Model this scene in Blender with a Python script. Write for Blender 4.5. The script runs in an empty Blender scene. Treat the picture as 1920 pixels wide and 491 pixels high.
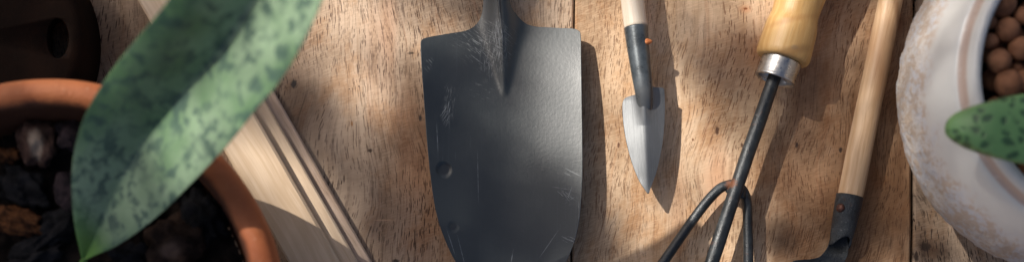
import bpy, bmesh, math, random
from mathutils import Vector, noise as mnoise
R = math.radians
C = bpy.context.scene.collection
S = 0.00025          # metres per photo pixel on the table top
H = 0.70             # camera height over the table
CX, CY = 960.0, 700.0

# ------------------------------------------------------------------ camera
cd = bpy.data.cameras.new("camera"); cam = bpy.data.objects.new("camera", cd); C.objects.link(cam)
cam.location = (0, 0, H)
cd.sensor_width = 36; cd.lens = (H / S) / 1920 * 36
cd.shift_y = (CY - 245.5) / 1920
cd.clip_start = 0.02; cd.clip_end = 100
cd.dof.use_dof = True; cd.dof.focus_distance = H - 0.006; cd.dof.aperture_fstop = 4.5
bpy.context.scene.camera = cam

# ------------------------------------------------------------------ sky, sun, exposure
SUN_EL = 45.0
SH = Vector((0.80, -0.60)).normalized()             # direction shadows fall on the table
SUNV = Vector((-SH.x * math.cos(R(SUN_EL)), -SH.y * math.cos(R(SUN_EL)), math.sin(R(SUN_EL))))
w = bpy.data.worlds.new("World"); bpy.context.scene.world = w; w.use_nodes = True
nt = w.node_tree; sky = nt.nodes.new("ShaderNodeTexSky"); sky.sky_type = 'NISHITA'; sky.sun_disc = False
sky.sun_elevation = R(SUN_EL); sky.sun_rotation = math.atan2(SUNV.x, SUNV.y)
bg = nt.nodes["Background"]; bg.inputs[1].default_value = 0.080
sky.air_density = 0.7; sky.dust_density = 3.5; sky.ozone_density = 0.3
nt.links.new(sky.outputs[0], bg.inputs[0])
sd = bpy.data.lights.new("sun", 'SUN'); sun = bpy.data.objects.new("sun", sd); C.objects.link(sun)
sd.energy = 4.7; sd.angle = R(0.6); sd.color = (1.0, 0.94, 0.86)
sun.rotation_euler = SUNV.to_track_quat('Z', 'Y').to_euler()
vs = bpy.context.scene.view_settings
vs.view_transform = 'Standard'; vs.look = 'None'; vs.exposure = 0.24; vs.gamma = 1.0

# ------------------------------------------------------------------ helpers
def W(px, py, z=0.0):
    """the point at height z seen at photo pixel (px, py)"""
    k = S * (H - z) / H
    return Vector(((px - CX) * k, (CY - py) * k, z))

def link_mesh(name, verts, faces, mats, root=None, smooth=True, fm=None):
    """verts in world space, stored relative to the root"""
    off = Vector(root['_base']) if root is not None and '_base' in root.keys() else Vector((0, 0, 0))
    me = bpy.data.meshes.new(name)
    me.from_pydata([tuple(Vector(v) - off) for v in verts], [], faces)
    if not isinstance(mats, (list, tuple)): mats = [mats]
    for m in mats: me.materials.append(m)
    bm = bmesh.new(); bm.from_mesh(me); bmesh.ops.recalc_face_normals(bm, faces=bm.faces); bm.to_mesh(me); bm.free()
    for i, p in enumerate(me.polygons):
        p.use_smooth = smooth
        if fm: p.material_index = fm[i]
    me.update()
    o = bpy.data.objects.new(name, me); C.objects.link(o)
    if root is not None: o.parent = root
    return o

def thing(name, label, cat, base, group=None):
    o = bpy.data.objects.new(name, None); C.objects.link(o); o.location = base
    o.empty_display_size = 0.02
    o['_base'] = list(base); o['label'] = label; o['category'] = cat
    if group: o['group'] = group
    return o
def tag(o, label=None, cat=None, group=None, kind=None):
    for k, v in (('label', label), ('category', cat), ('group', group), ('kind', kind)):
        if v: o[k] = v
    return o

def origin_to(o, p):
    """move a top-level mesh's origin without moving the mesh"""
    p = Vector(p)
    for v in o.data.vertices: v.co -= p
    o.location = p

def catmull(pts, n):
    """n points evenly along a Catmull-Rom curve through pts"""
    P = [Vector(p) for p in pts]
    P = [2 * P[0] - P[1]] + P + [2 * P[-1] - P[-2]]
    d = []
    for i in range(1, len(P) - 2):
        for k in range(24):
            t = k / 24
            p0, p1, p2, p3 = P[i-1], P[i], P[i+1], P[i+2]
            d.append(0.5 * ((2*p1) + (p2-p0)*t + (2*p0-5*p1+4*p2-p3)*t*t + (3*p1-p0-3*p2+p3)*t**3))
    d.append(P[-2])
    L = [0]
    for i in range(1, len(d)): L.append(L[-1] + (d[i]-d[i-1]).length)
    out = []; j = 0
    for k in range(n):
        s = L[-1] * k / (n - 1)
        while j < len(L) - 2 and L[j+1] < s: j += 1
        q = (s - L[j]) / max(1e-12, L[j+1] - L[j])
        out.append(d[j].lerp(d[j+1], min(1, max(0, q))))
    return out

def polyline(pts, n):
    P = [Vector(p) for p in pts]
    L = [0]
    for i in range(1, len(P)): L.append(L[-1] + (P[i]-P[i-1]).length)
    out = []; j = 0
    for k in range(n):
        s = L[-1] * k / (n - 1)
        while j < len(L) - 2 and L[j+1] < s: j += 1
        q = (s - L[j]) / max(1e-12, L[j+1] - L[j])
        out.append(P[j].lerp(P[j+1], min(1, max(0, q))))
    return out

def interp(x, xs, ys):
    if x <= xs[0]: return ys[0]
    for i in range(1, len(xs)):
        if x <= xs[i]:
            h = xs[i]-xs[i-1]; t = (x - xs[i-1])/h
            sl = lambda k: (ys[k+1]-ys[k])/(xs[k+1]-xs[k])
            def tan(k):                                   # monotone cubic tangents
                if k == 0: return sl(0)
                if k == len(xs)-1: return sl(k-1)
                a, b = sl(k-1), sl(k)
                return 0.0 if a*b <= 0 else 2*a*b/(a+b)
            m0, m1 = tan(i-1), tan(i)
            return (2*t**3-3*t*t+1)*ys[i-1] + (t**3-2*t*t+t)*h*m0 + (3*t*t-2*t**3)*ys[i] + (t**3-t*t)*h*m1
    return ys[-1]

def tube(path, radii, seg=24, cap=True, squash=None, jitter=0.0, seed=0):
    """verts, faces of a tube along world points"""
    n = len(path); V = []; F = []
    up = Vector((0, 0, 1))
    for i, p in enumerate(path):
        t = (path[min(n-1, i+1)] - path[max(0, i-1)]).normalized()
        side = t.cross(up).normalized(); u2 = side.cross(t).normalized()
        r = radii[i] if isinstance(radii, (list, tuple)) else radii
        for k in range(seg):
            a = 2 * math.pi * k / seg
            rr = r
            if jitter:
                q = p * 60 + Vector((math.cos(a), math.sin(a), seed)) * 0.8
                rr *= 1 + jitter * mnoise.noise(q)
            V.append(p + side * math.cos(a) * rr + u2 * math.sin(a) * rr * (squash or 1))
    for i in range(n - 1):
        for k in range(seg):
            F.append((i*seg+k, i*seg+(k+1) % seg, (i+1)*seg+(k+1) % seg, (i+1)*seg+k))
    if cap:
        F.append(tuple(range(seg))[::-1]); F.append(tuple((n-1)*seg+k for k in range(seg)))
    return V, F

def lathe(center, prof, seg=96, rough=None):
    """prof: (r, z) list, closed surface of revolution; rough(a, i, r, z) -> (dr, dz)"""
    V = []; F = []; n = len(prof)
    for i, (r, z) in enumerate(prof):
        for k in range(seg):
            a = 2*math.pi*k/seg
            dr, dz = rough(a, i, r, z) if rough else (0, 0)
            V.append(Vector((center[0] + (r+dr)*math.cos(a), center[1] + (r+dr)*math.sin(a), z+dz)))
    for i in range(n-1):
        for k in range(seg):
            F.append((i*seg+k, i*seg+(k+1) % seg, (i+1)*seg+(k+1) % seg, (i+1)*seg+k))
    F.append(tuple(range(seg))); F.append(tuple((n-1)*seg+k for k in range(seg)))
    return V, F

def smoothprof(pts, per=6):
    out = []
    c = catmull([Vector((p[0], p[1], 0)) for p in pts], per*(len(pts)-1)+1)
    return [(max(1e-4, q.x), q.y) for q in c]

def sheet(Lp, Rp, nrow, ncol, zf, thick, curve=True):
    """a solid plate between two photo-pixel outlines; zf(px, py, u, t) -> z of the top face"""
    f = catmull if curve else polyline
    A = f([Vector((p[0], p[1], 0)) for p in Lp], nrow); B = f([Vector((p[0], p[1], 0)) for p in Rp], nrow)
    V = []; F = []
    N = nrow*ncol
    for lay in (0, 1):
        for i in range(nrow):
            for j in range(ncol):
                q = j/(ncol-1)
                s_ = 0.5 - 0.5*math.cos(q*math.pi); q = 0.5*q + 0.5*s_
                p = A[i].lerp(B[i], q); u = 2*q-1; t = i/(nrow-1)
                z = zf(p.x, p.y, u, t)
                v = W(p.x, p.y, z)
                if lay: v.z -= thick(u, t) if callable(thick) else thick
                V.append(v)
    idx = lambda l, i, j: l*N + i*ncol + j
    for i in range(nrow-1):
        for j in range(ncol-1):
            F.append((idx(0,i,j), idx(0,i,j+1), idx(0,i+1,j+1), idx(0,i+1,j)))
            F.append((idx(1,i,j), idx(1,i+1,j), idx(1,i+1,j+1), idx(1,i,j+1)))
    for i in range(nrow-1):
        for j in (0, ncol-1): F.append((idx(0,i,j), idx(1,i,j), idx(1,i+1,j), idx(0,i+1,j)))
    for j in range(ncol-1):
        for i in (0, nrow-1): F.append((idx(0,i,j), idx(0,i,j+1), idx(1,i,j+1), idx(1,i,j)))
    return V, F

# ------------------------------------------------------------------ node shorthand
class NB:
    def __init__(s, name):
        s.m = bpy.data.materials.new(name); s.m.use_nodes = True; s.t = s.m.node_tree
        s.b = s.t.nodes["Principled BSDF"]; s.pos = s.n("ShaderNodeNewGeometry").outputs['Position']
        s._px = None
    def n(s, k): return s.t.nodes.new(k)
    def set(s, sock, v):
        if isinstance(v, bpy.types.NodeSocket): s.t.links.new(v, sock)
        elif isinstance(v, (tuple, list)) and len(v) == 3 and sock.type == 'RGBA': sock.default_value = (*v, 1)
        else: sock.default_value = v
    def math(s, op, a, b=0.0, c=0.0, clamp=False):
        q = s.n("ShaderNodeMath"); q.operation = op; q.use_clamp = clamp
        s.set(q.inputs[0], a); s.set(q.inputs[1], b); s.set(q.inputs[2], c); return q.outputs[0]
    def mul(s, a, b): return s.math('MULTIPLY', a, b)
    def add(s, a, b): return s.math('ADD', a, b)
    def sub(s, a, b): return s.math('SUBTRACT', a, b)
    def mix(s, f, a, b, mode='MIX'):
        q = s.n("ShaderNodeMix"); q.data_type = 'RGBA'; q.blend_type = mode
        s.set(q.inputs[0], f); s.set(q.inputs[6], a); s.set(q.inputs[7], b); return q.outputs[2]
    def step(s, v, lo, hi, a=0.0, b=1.0):
        q = s.n("ShaderNodeMapRange"); q.interpolation_type = 'SMOOTHSTEP'
        s.set(q.inputs[0], v); q.inputs[1].default_value = lo; q.inputs[2].default_value = hi
        q.inputs[3].default_value = a; q.inputs[4].default_value = b; return q.outputs[0]
    def co(s, scale=(1, 1, 1), rot=0.0, warp=None, amt=0.0, off=(0, 0, 0)):
        """position rotated about z, then scaled (features per metre)"""
        v = s.pos
        if warp is not None:
            a = s.n("ShaderNodeVectorMath"); a.operation = 'MULTIPLY_ADD'
            s.t.links.new(warp, a.inputs[0]); a.inputs[1].default_value = (amt, amt, amt)
            s.t.links.new(v, a.inputs[2]); v = a.outputs[0]
        r = s.n("ShaderNodeVectorRotate"); r.rotation_type = 'Z_AXIS'; s.t.links.new(v, r.inputs[0]); r.inputs['Angle'].default_value = rot
        mp = s.n("ShaderNodeMapping"); s.t.links.new(r.outputs[0], mp.inputs[0]); mp.inputs['Scale'].default_value = scale
        mp.inputs['Location'].default_value = off
        return mp.outputs[0]
    def noise(s, v, scale=1.0, detail=3.0, rough=0.55, dist=0.0, col=False):
        q = s.n("ShaderNodeTexNoise"); s.t.links.new(v, q.inputs['Vector'])
        q.inputs['Scale'].default_value = scale; q.inputs['Detail'].default_value = detail
        q.inputs['Roughness'].default_value = rough; q.inputs['Distortion'].default_value = dist
        return q.outputs['Color' if col else 'Fac']
    def voro(s, v, rand=1.0, feat='F1'):
        q = s.n("ShaderNodeTexVoronoi"); s.t.links.new(v, q.inputs['Vector']); q.feature = feat
        q.inputs['Scale'].default_value = 1.0; q.inputs['Randomness'].default_value = rand
        return q.outputs['Distance'], (q.outputs['Color'] if feat == 'F1' else None)
    def sep(s, v):
        q = s.n("ShaderNodeSeparateXYZ"); s.t.links.new(v, q.inputs[0]); return q.outputs
    def spot(s, px, py, rx, ry, soft=0.5, z=0.0, warp=None, rot=0.0):
        """1 inside an ellipse round the place seen at a photo pixel, 0 outside"""
        p = W(px, py, z); k = S*(H-z)/H
        v = s.n("ShaderNodeVectorMath"); v.operation = 'SUBTRACT'; s.t.links.new(s.pos, v.inputs[0]); v.inputs[1].default_value = (p.x, p.y, 0)
        r = s.n("ShaderNodeVectorRotate"); r.rotation_type = 'Z_AXIS'; s.t.links.new(v.outputs[0], r.inputs[0]); r.inputs['Angle'].default_value = rot
        m = s.n("ShaderNodeVectorMath"); m.operation = 'MULTIPLY'; s.t.links.new(r.outputs[0], m.inputs[0]); m.inputs[1].default_value = (1/(rx*k), 1/(ry*k), 0)
        l = s.n("ShaderNodeVectorMath"); l.operation = 'LENGTH'; s.t.links.new(m.outputs[0], l.inputs[0])
        d = l.outputs['Value']
        if warp is not None: d = s.add(d, s.mul(s.sub(warp, 0.5), 1.6))
        return s.step(d, 1-soft, 1+soft*0.5, 1.0, 0.0)
    def bump(s, h, dist, strength=1.0, prev=None):
        q = s.n("ShaderNodeBump"); s.t.links.new(h, q.inputs['Height']); q.inputs['Distance'].default_value = dist
        q.inputs['Strength'].default_value = strength
        if prev is not None: s.t.links.new(prev, q.inputs['Normal'])
        return q.outputs[0]
    def out(s, col, rough=0.5, metal=0.0, normal=None, spec=0.5, **kw):
        s.set(s.b.inputs['Base Color'], col); s.set(s.b.inputs['Roughness'], rough); s.set(s.b.inputs['Metallic'], metal)
        s.set(s.b.inputs['Specular IOR Level'], spec)
        if normal is not None: s.t.links.new(normal, s.b.inputs['Normal'])
        for k, v in kw.items(): s.set(s.b.inputs[k.replace('_', ' ')], v)
        return s.m

# ------------------------------------------------------------------ materials
def mat_board(name, base, light, dark, seed, grey=0.0, tilt=R(-4), pore=1.0):
    b = NB(name)
    big = b.noise(b.co((9, 9, 9), off=(seed, 0, 0)), 1, 2, col=True)                # slow wander of the grain
    gr = b.noise(b.co((160, 7, 40), tilt, big, 0.05, (seed, 3, 0)), 1, 5, 0.6)      # broad figure
    fine = b.noise(b.co((900, 22, 100), tilt, big, 0.05, (seed, 7, 0)), 1, 4, 0.65) # fibres
    patch = b.noise(b.co((18, 12, 10), 0, None, 0, (seed, 1, 0)), 1, 4, 0.6)
    col = b.mix(b.step(gr, 0.32, 0.68), base, light)
    col = b.mix(b.step(patch, 0.44, 0.66, 0, 0.9), col, tuple(c*0.66 for c in base))
    col = b.mix(b.step(patch, 0.50, 0.30, 0, 0.5), col, light)
    col = b.mix(b.step(fine, 0.48, 0.72, 0, 0.55), col, dark)
    tone = b.noise(b.co((48, 30, 30), 0.3, big, 0.05, (seed, 21, 0)), 1, 5, 0.68)
    col = b.mix(b.step(tone, 0.46, 0.66, 0, 0.7), col, b.mix(1.0, col, (0.84, 0.64, 0.45), 'MULTIPLY'))
    scr = b.noise(b.co((60, 1500, 300), R(12), big, 0.02, (seed, 25, 0)), 1, 3, 0.7)
    col = b.mix(b.mul(b.step(scr, 0.62, 0.70), b.mul(b.step(tone, 0.5, 0.4), 0.35)), col, tuple(min(1, c*1.25) for c in light))
    # reddish streaks that run with the fibres
    red = b.noise(b.co((260, 9, 40), tilt, big, 0.05, (seed+9, 2, 0)), 1, 3, 0.6)
    col = b.mix(b.step(red, 0.60, 0.72, 0, 0.4), col, (base[0]*0.72, base[1]*0.52, base[2]*0.42))
    # fine ripple across the fibres (sawn figure)
    rip = b.noise(b.co((230, 1300, 300), R(-18), big, 0.02, (seed, 5, 0)), 1, 2, 0.6)
    col = b.mix(b.step(rip, 0.44, 0.64, 0, 0.18), col, tuple(min(1, c*1.35) for c in light))
    # open pores: short dark dashes
    pm = None
    for sc, off, th in (((1300, 125, 1), 11, 0.19), ((1650, 230, 1), 37, 0.21), ((1100, 60, 1), 71, 0.155)):
        d, cc = b.voro(b.co((sc[0], sc[1], 0.001), tilt, big, 0.05, (seed+off, off*0.37, 0)))
        on = b.step(b.sep(cc)[0], 0.30, 0.38)
        q = b.mul(b.step(d, th, th+0.10, 1, 0), on)
        pm = q if pm is None else b.math('MAXIMUM', pm, q)
    dens = b.noise(b.co((55, 12, 10), 0, big, 0.03, (seed, 13, 0)), 1, 3)
    pm = b.mul(pm, b.step(dens, 0.34, 0.58, 0.2, 1.0))
    col = b.mix(b.mul(pm, 0.95*pore), col, dark)
    wp = b.noise(b.co((150, 90, 90), 0, None, 0, (seed, 0, 0)), 1, 4, 0.6)
    return b, col, pm, wp, gr

def board_marks(b, col, wp, stains, pits, rusty):
    for (x, y, rx, ry, amt, c) in stains:
        col = b.mix(b.mul(b.spot(x, y, rx, ry, 0.9, 0, wp), amt), col, c, 'MULTIPLY')
    for (x, y, rx, ry, c) in pits:
        col = b.mix(b.mul(b.spot(x, y, rx*.75, ry*.75, 0.45, 0, b.noise(b.co((700, 500, 500)), 1, 4, 0.7)), 0.9), col, c)
    return col

def M_boards():
    out = []
    # the pale board on the left
    b, col, pm, wp, gr = mat_board('pale_board_wood', (0.48, 0.335, 0.22), (0.61, 0.455, 0.325), (0.085, 0.042, 0.026), 2.0, pore=1.0, tilt=R(-5))
    wps = b.noise(b.co((60, 26, 40)), 1, 4, 0.6)
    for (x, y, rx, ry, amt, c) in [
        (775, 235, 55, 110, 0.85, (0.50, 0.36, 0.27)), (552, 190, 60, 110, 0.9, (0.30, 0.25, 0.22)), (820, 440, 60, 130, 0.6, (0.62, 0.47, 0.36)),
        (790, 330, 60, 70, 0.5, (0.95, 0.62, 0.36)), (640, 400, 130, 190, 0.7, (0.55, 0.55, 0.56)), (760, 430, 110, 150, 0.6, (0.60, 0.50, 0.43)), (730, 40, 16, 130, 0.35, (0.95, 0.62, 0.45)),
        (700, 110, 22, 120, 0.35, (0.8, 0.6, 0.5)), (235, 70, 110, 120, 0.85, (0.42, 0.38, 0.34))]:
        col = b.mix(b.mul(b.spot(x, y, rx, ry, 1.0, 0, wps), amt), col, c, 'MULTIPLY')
    col = board_marks(b, col, wp, [],
        [(551, 158, 9, 11, (0.012, 0.01, 0.01)), (694, 282, 6, 5, (0.05, 0.025, 0.015)), (788, 221, 4, 9, (0.02, 0.012, 0.01)),
         (771, 100, 9, 3, (0.06, 0.035, 0.02)), (660, 232, 3, 6, (0.30, 0.14, 0.045)), (720, 412, 26, 2, (0.45, 0.28, 0.17)), (655, 167, 2, 2, (0.03, 0.02, 0.01)),
         (673, 162, 2, 2, (0.03, 0.02, 0.01)), (742, 489, 9, 6, (0.03, 0.02, 0.015))], None)
    h = b.sub(b.mul(gr, 0.4), pm)
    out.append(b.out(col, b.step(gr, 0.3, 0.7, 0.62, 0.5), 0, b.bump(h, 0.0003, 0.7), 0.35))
    # the warm middle board
    b, col, pm, wp, gr = mat_board('warm_board_wood', (0.53, 0.345, 0.20), (0.68, 0.495, 0.33), (0.20, 0.095, 0.045), 17.0, pore=0.8, tilt=R(5))
    wps = b.noise(b.co((45, 30, 40), 0, None, 0, (4, 0, 0)), 1, 4, 0.6)
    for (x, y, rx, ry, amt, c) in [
        (1345, 320, 26, 90, 0.45, (0.85, 0.5, 0.33)), (1640, 330, 190, 460, 0.95, (0.42, 0.31, 0.22)), (1500, 380, 90, 200, 0.5, (0.62, 0.50, 0.42)), (1465, 448, 42, 42, 1.0, (0.28, 0.25, 0.24)),  # widest spot and dark round blob: shade worked into the wood colour
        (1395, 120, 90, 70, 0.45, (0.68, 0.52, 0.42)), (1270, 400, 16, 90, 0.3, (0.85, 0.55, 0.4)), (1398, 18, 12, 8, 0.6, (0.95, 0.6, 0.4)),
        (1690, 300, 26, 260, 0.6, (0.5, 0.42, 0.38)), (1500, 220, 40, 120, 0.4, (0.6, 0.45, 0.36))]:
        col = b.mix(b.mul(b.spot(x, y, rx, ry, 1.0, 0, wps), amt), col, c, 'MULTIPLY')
    col = board_marks(b, col, wp, [],
        [(1345, 245, 5, 12, (0.07, 0.028, 0.014)), (1494, 272, 4, 8, (0.03, 0.014, 0.01)), (1299, 262, 3, 4, (0.16, 0.06, 0.02)),
         (1391, 272, 4, 6, (0.09, 0.04, 0.02)), (1576, 281, 5, 7, (0.03, 0.016, 0.012)), (1160, 272, 3, 8, (0.12, 0.05, 0.025)), (1398, 17, 5, 3, (0.22, 0.07, 0.02))], None)
    h = b.sub(b.mul(gr, 0.4), pm)
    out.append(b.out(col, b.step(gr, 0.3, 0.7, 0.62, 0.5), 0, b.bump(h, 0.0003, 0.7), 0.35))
    # the grey board under the white pot
    b, col, pm, wp, gr = mat_board('grey_board_wood', (0.27, 0.19, 0.13), (0.38, 0.28, 0.20), (0.045, 0.028, 0.02), 33.0, pore=1.2, tilt=R(-10))
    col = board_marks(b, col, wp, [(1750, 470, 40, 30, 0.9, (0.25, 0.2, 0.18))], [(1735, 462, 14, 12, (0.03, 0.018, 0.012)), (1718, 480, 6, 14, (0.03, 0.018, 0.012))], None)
    h = b.sub(b.mul(gr, 0.6), pm)
    out.append(b.out(col, 0.7, 0, b.bump(h, 0.0006, 0.8), 0.3))
    return out

def M_pale_wood(name, base, light, dark, ang, seed, rough=0.5):
    """turned or planed wood whose fibres run at angle ang from the photo's vertical"""
    b = NB(name)
    wv = b.noise(b.co((14, 14, 14), 0, None, 0, (seed, 0, 0)), 1, 2, col=True)
    g = b.noise(b.co((420, 14, 420), ang, wv, 0.008, (seed, 0, 0)), 1, 4, 0.6)
    f = b.noise(b.co((1700, 45, 1700), ang, wv, 0.006, (seed, 4, 0)), 1, 3, 0.6)
    p = b.noise(b.co((30, 16, 30), 0, None, 0, (seed, 9, 0)), 1, 3)
    col = b.mix(b.step(g, 0.35, 0.65), base, light)
    col = b.mix(b.step(f, 0.52, 0.72, 0, 0.32), col, dark)
    col = b.mix(b.step(p, 0.52, 0.75, 0, 0.5), col, dark)
    return b, col, f, p

def M_black_metal(name, base=(0.018, 0.022, 0.027), rough=0.38, rust=0.0, chips=0.5, bumpy=1.0):
    b = NB(name)
    n1 = b.noise(b.co((140,)*3), 1, 5, 0.62); n2 = b.noise(b.co((900,)*3), 1, 4, 0.6); n3 = b.noise(b.co((2600,)*3), 1, 2)
    col = b.mix(b.step(n1, 0.35, 0.7), base, tuple(c*2.0 for c in base))
    ch = b.mul(b.step(n2, 0.62, 0.68), b.step(n1, 0.45, 0.6))
    col = b.mix(b.mul(ch, chips), col, (0.16, 0.165, 0.17))
    dust = b.step(b.noise(b.co((320, 320, 320), 0.3), 1, 6, 0.7), 0.52, 0.75)
    col = b.mix(b.mul(dust, 0.35), col, (0.11, 0.115, 0.12))
    if rust: 
        rr = b.mul(b.step(b.noise(b.co((260,)*3, off=(5, 5, 5)), 1, 4, 0.6), 0.62, 0.70), rust)
        col = b.mix(rr, col, (0.16, 0.05, 0.018))
    rg = b.step(n1, 0.3, 0.7, rough-0.06, rough+0.14)
    h = b.add(b.mul(n2, 0.6), b.mul(n3, 0.35))
    return b, col, rg, h, n2

def make_mats():
    M = {}
    M['boards'] = M_boards()
    # big trowel: dark blue-black lacquered steel, scuffed
    b = NB('trowel_lacquer')
    n1 = b.noise(b.co((34, 34, 34)), 1, 4, 0.6); n2 = b.noise(b.co((620, 620, 620)), 1, 3, 0.55); n3 = b.noise(b.co((2300,)*3), 1, 2)
    streak = b.noise(b.co((2600, 34, 100), R(2)), 1, 3, 0.6)
    brush = b.noise(b.co((1300, 16, 100), R(1), None, 0, (4, 4, 4)), 1, 4, 0.6)
    wc = b.noise(b.co((420,)*3, off=(2, 1, 0)), 1, 5, 0.7)
    col = b.mix(b.step(n1, 0.3, 0.7), (0.014, 0.021, 0.024), (0.028, 0.037, 0.039))
    col = b.mix(b.step(brush, 0.56, 0.74, 0, 0.35), col, (0.05, 0.062, 0.072))
    sc = b.mul(b.step(streak, 0.705, 0.73), b.step(b.noise(b.co((60, 22, 30), 0, None, 0, (8, 0, 0)), 1, 2), 0.5, 0.6))
    col = b.mix(b.mul(sc, 0.45), col, (0.26, 0.29, 0.30))
    # pale scuffs below the neck: strokes fanning down and left
    scuff = None
    for (x, y, rx, ry, ang, th, amt) in [(912, 78, 46, 44, 52, 0.55, 1.0), (926, 92, 24, 48, -8, 0.52, 1.0), (934, 62, 12, 30, 5, 0.47, 1.0), (886, 72, 38, 22, 62, 0.58, .8),
                                (842, 196, 10, 34, -12, 0.52, .7), (835, 214, 8, 18, -30, 0.5, .8), (803, 118, 8, 12, 40, 0.54, .6), (905, 165, 36, 26, 70, 0.60, .45),
                                (1062, 365, 20, 13, 50, 0.56, .8), (1070, 372, 12, 10, -60, 0.54, .7), (1072, 448, 16, 6, 65, 0.52, .8), (1070, 325, 26, 5, 60, 0.52, .6), (860, 130, 40, 90, 10, 0.66, .5)]:
        stv = b.noise(b.co((2400, 190, 100), -R(ang), None, 0, (x*0.1, 0, 0)), 1, 4, 0.7)
        q = b.mul(b.mul(b.spot(x, y, rx, ry, 0.8, 0.014, wc), b.step(stv, th, th+0.10)), amt)
        scuff = q if scuff is None else b.math('MAXIMUM', scuff, q)
    col = b.mix(b.mul(scuff, 0.85), col, (0.50, 0.52, 0.50))
    # hair-line scratches
    for (x, y, ln, wd, ang) in [(896, 330, 48, .55, 1), (1073, 322, 20, 1.3, 62), (846, 455, 26, 0.9, 18), (960, 480, 14, 1.0, -10), (865, 470, 30, 0.8, 14), (1030, 455, 30, 0.7, -35),
                                (1052, 352, 16, 0.8, 80), (1060, 366, 15, 0.8, 35), (1068, 362, 14, 0.8, -20), (1074, 372, 10, 0.8, 55), (1066, 448, 14, 1.2, 65), (1085, 395, 20, 0.8, 0), (820, 260, 30, .7, 3)]:
        q = b.spot(x, y, wd, ln, 0.6, 0.014, None, -R(ang))
        col = b.mix(b.mul(q, b.step(wc, 0.35, 0.6, 0.1, 0.5)), col, (0.40, 0.42, 0.42))
    for (x, y, rr_) in ((832, 318, 12), (850, 425, 8)): col = b.mix(b.mul(b.spot(x, y, rr_, rr_, 0.4, 0.010, wc), 0.6), col, (0.008, 0.010, 0.011))
    rg = b.add(b.step(n1, 0.3, 0.7, 0.42, 0.50), b.mul(scuff, 0.3))
    hh = b.add(b.mul(n2, 1.0), b.mul(n3, 0.25))
    M['trowel'] = b.out(col, rg, 0.0, b.bump(b.add(hh, b.mul(brush, 0.25)), 0.00011, 0.55), 1.0)
    # small trowel: brushed bare steel
    b = NB('brushed_steel')
    br = b.noise(b.co((2600, 40, 300), R(-4)), 1, 4, 0.6); n1 = b.noise(b.co((70, 30, 70)), 1, 4, 0.6)
    col = b.mix(b.step(n1, 0.3, 0.7), (0.18, 0.188, 0.195), (0.26, 0.27, 0.275))
    col = b.mix(b.step(br, 0.5, 0.75, 0, 0.5), col, (0.08, 0.086, 0.092))
    M['steel'] = b.out(col, b.step(br, 0.3, 0.7, 0.40, 0.52), 0.75, b.bump(br, 0.00012, 0.6), 0.5)
    b, col, rg, h, n2 = M_black_metal('socket_enamel', (0.050, 0.060, 0.067), 0.30, 0.0, 0.35)
    col = b.mix(b.spot(1207, 196, 26, 44, 0.8, 0.013, n2), col, (0.12, 0.126, 0.13))
    M['socket'] = b.out(col, rg, 0.35, b.bump(h, 0.00012, 0.6), 0.7)
    b, col, rg, h, n2 = M_black_metal('tine_black', (0.016, 0.020, 0.023), 0.36, 0.25, 0.8)
    rj = b.mul(b.spot(1368, 347, 9, 9, 0.7, 0.01, n2), 0.8)
    col = b.mix(rj, col, (0.22, 0.075, 0.025))
    M['tine'] = b.out(col, b.add(rg, b.mul(rj, 0.3)), 0.2, b.bump(h, 0.0003, 0.9), 0.7)
    b, col, rg, h, n2 = M_black_metal('forged_black', (0.026, 0.031, 0.035), 0.42, 0.35, 1.6)
    M['forged'] = b.out(col, rg, 0.3, b.bump(h, 0.0010, 1.0), 0.6)
    b = NB('chrome_ferrule')
    n1 = b.noise(b.co((500,)*3), 1, 4, 0.6)
    M['chrome'] = b.out(b.mix(n1, (0.40, 0.40, 0.39), (0.60, 0.59, 0.57)), b.step(n1, 0.3, 0.7, 0.24, 0.42), 1.0, b.bump(n1, 0.0001, 0.5))
    b = NB('copper_rivet'); n1 = b.noise(b.co((1200,)*3), 1, 4, 0.6)
    M['copper'] = b.out(b.mix(b.step(n1, .35, .65), (0.07, 0.030, 0.022), (0.16, 0.066, 0.042)), 0.45, 0.5, b.bump(n1, 0.0002, 0.6))
    b = NB('rust_orange'); n1 = b.noise(b.co((1500,)*3), 1, 4, 0.6)
    M['rust'] = b.out(b.mix(b.step(n1, .35, .65), (0.45, 0.12, 0.03), (0.75, 0.28, 0.10)), 0.7, 0, b.bump(n1, 0.0003, 0.8))
    # woods
    b, col, f, p = M_pale_wood('ochre_handle_wood', (0.60, 0.345, 0.12), (0.69, 0.44, 0.18), (0.34, 0.17, 0.055), R(17), 3)
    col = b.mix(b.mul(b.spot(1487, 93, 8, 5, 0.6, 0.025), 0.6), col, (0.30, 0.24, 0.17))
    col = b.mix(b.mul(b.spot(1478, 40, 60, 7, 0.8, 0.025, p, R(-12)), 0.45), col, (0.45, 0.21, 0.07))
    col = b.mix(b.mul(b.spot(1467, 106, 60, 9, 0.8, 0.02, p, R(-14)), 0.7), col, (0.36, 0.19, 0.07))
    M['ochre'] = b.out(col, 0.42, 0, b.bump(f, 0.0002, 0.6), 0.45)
    b, col, f, p = M_pale_wood('rod_handle_wood', (0.56, 0.36, 0.20), (0.70, 0.49, 0.30), (0.33, 0.155, 0.06), R(11.7), 12)
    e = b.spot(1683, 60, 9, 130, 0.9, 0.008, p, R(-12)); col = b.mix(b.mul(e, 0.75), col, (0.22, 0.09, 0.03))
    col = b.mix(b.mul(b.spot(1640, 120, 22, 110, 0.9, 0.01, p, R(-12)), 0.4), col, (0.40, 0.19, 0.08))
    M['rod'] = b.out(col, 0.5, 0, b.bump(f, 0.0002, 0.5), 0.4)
    b, col, f, p = M_pale_wood('white_handle_wood', (0.68, 0.56, 0.43), (0.78, 0.68, 0.55), (0.50, 0.36, 0.23), R(-8), 20)
    M['white_wood'] = b.out(col, 0.5, 0, b.bump(f, 0.0001, 0.5), 0.4)
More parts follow.
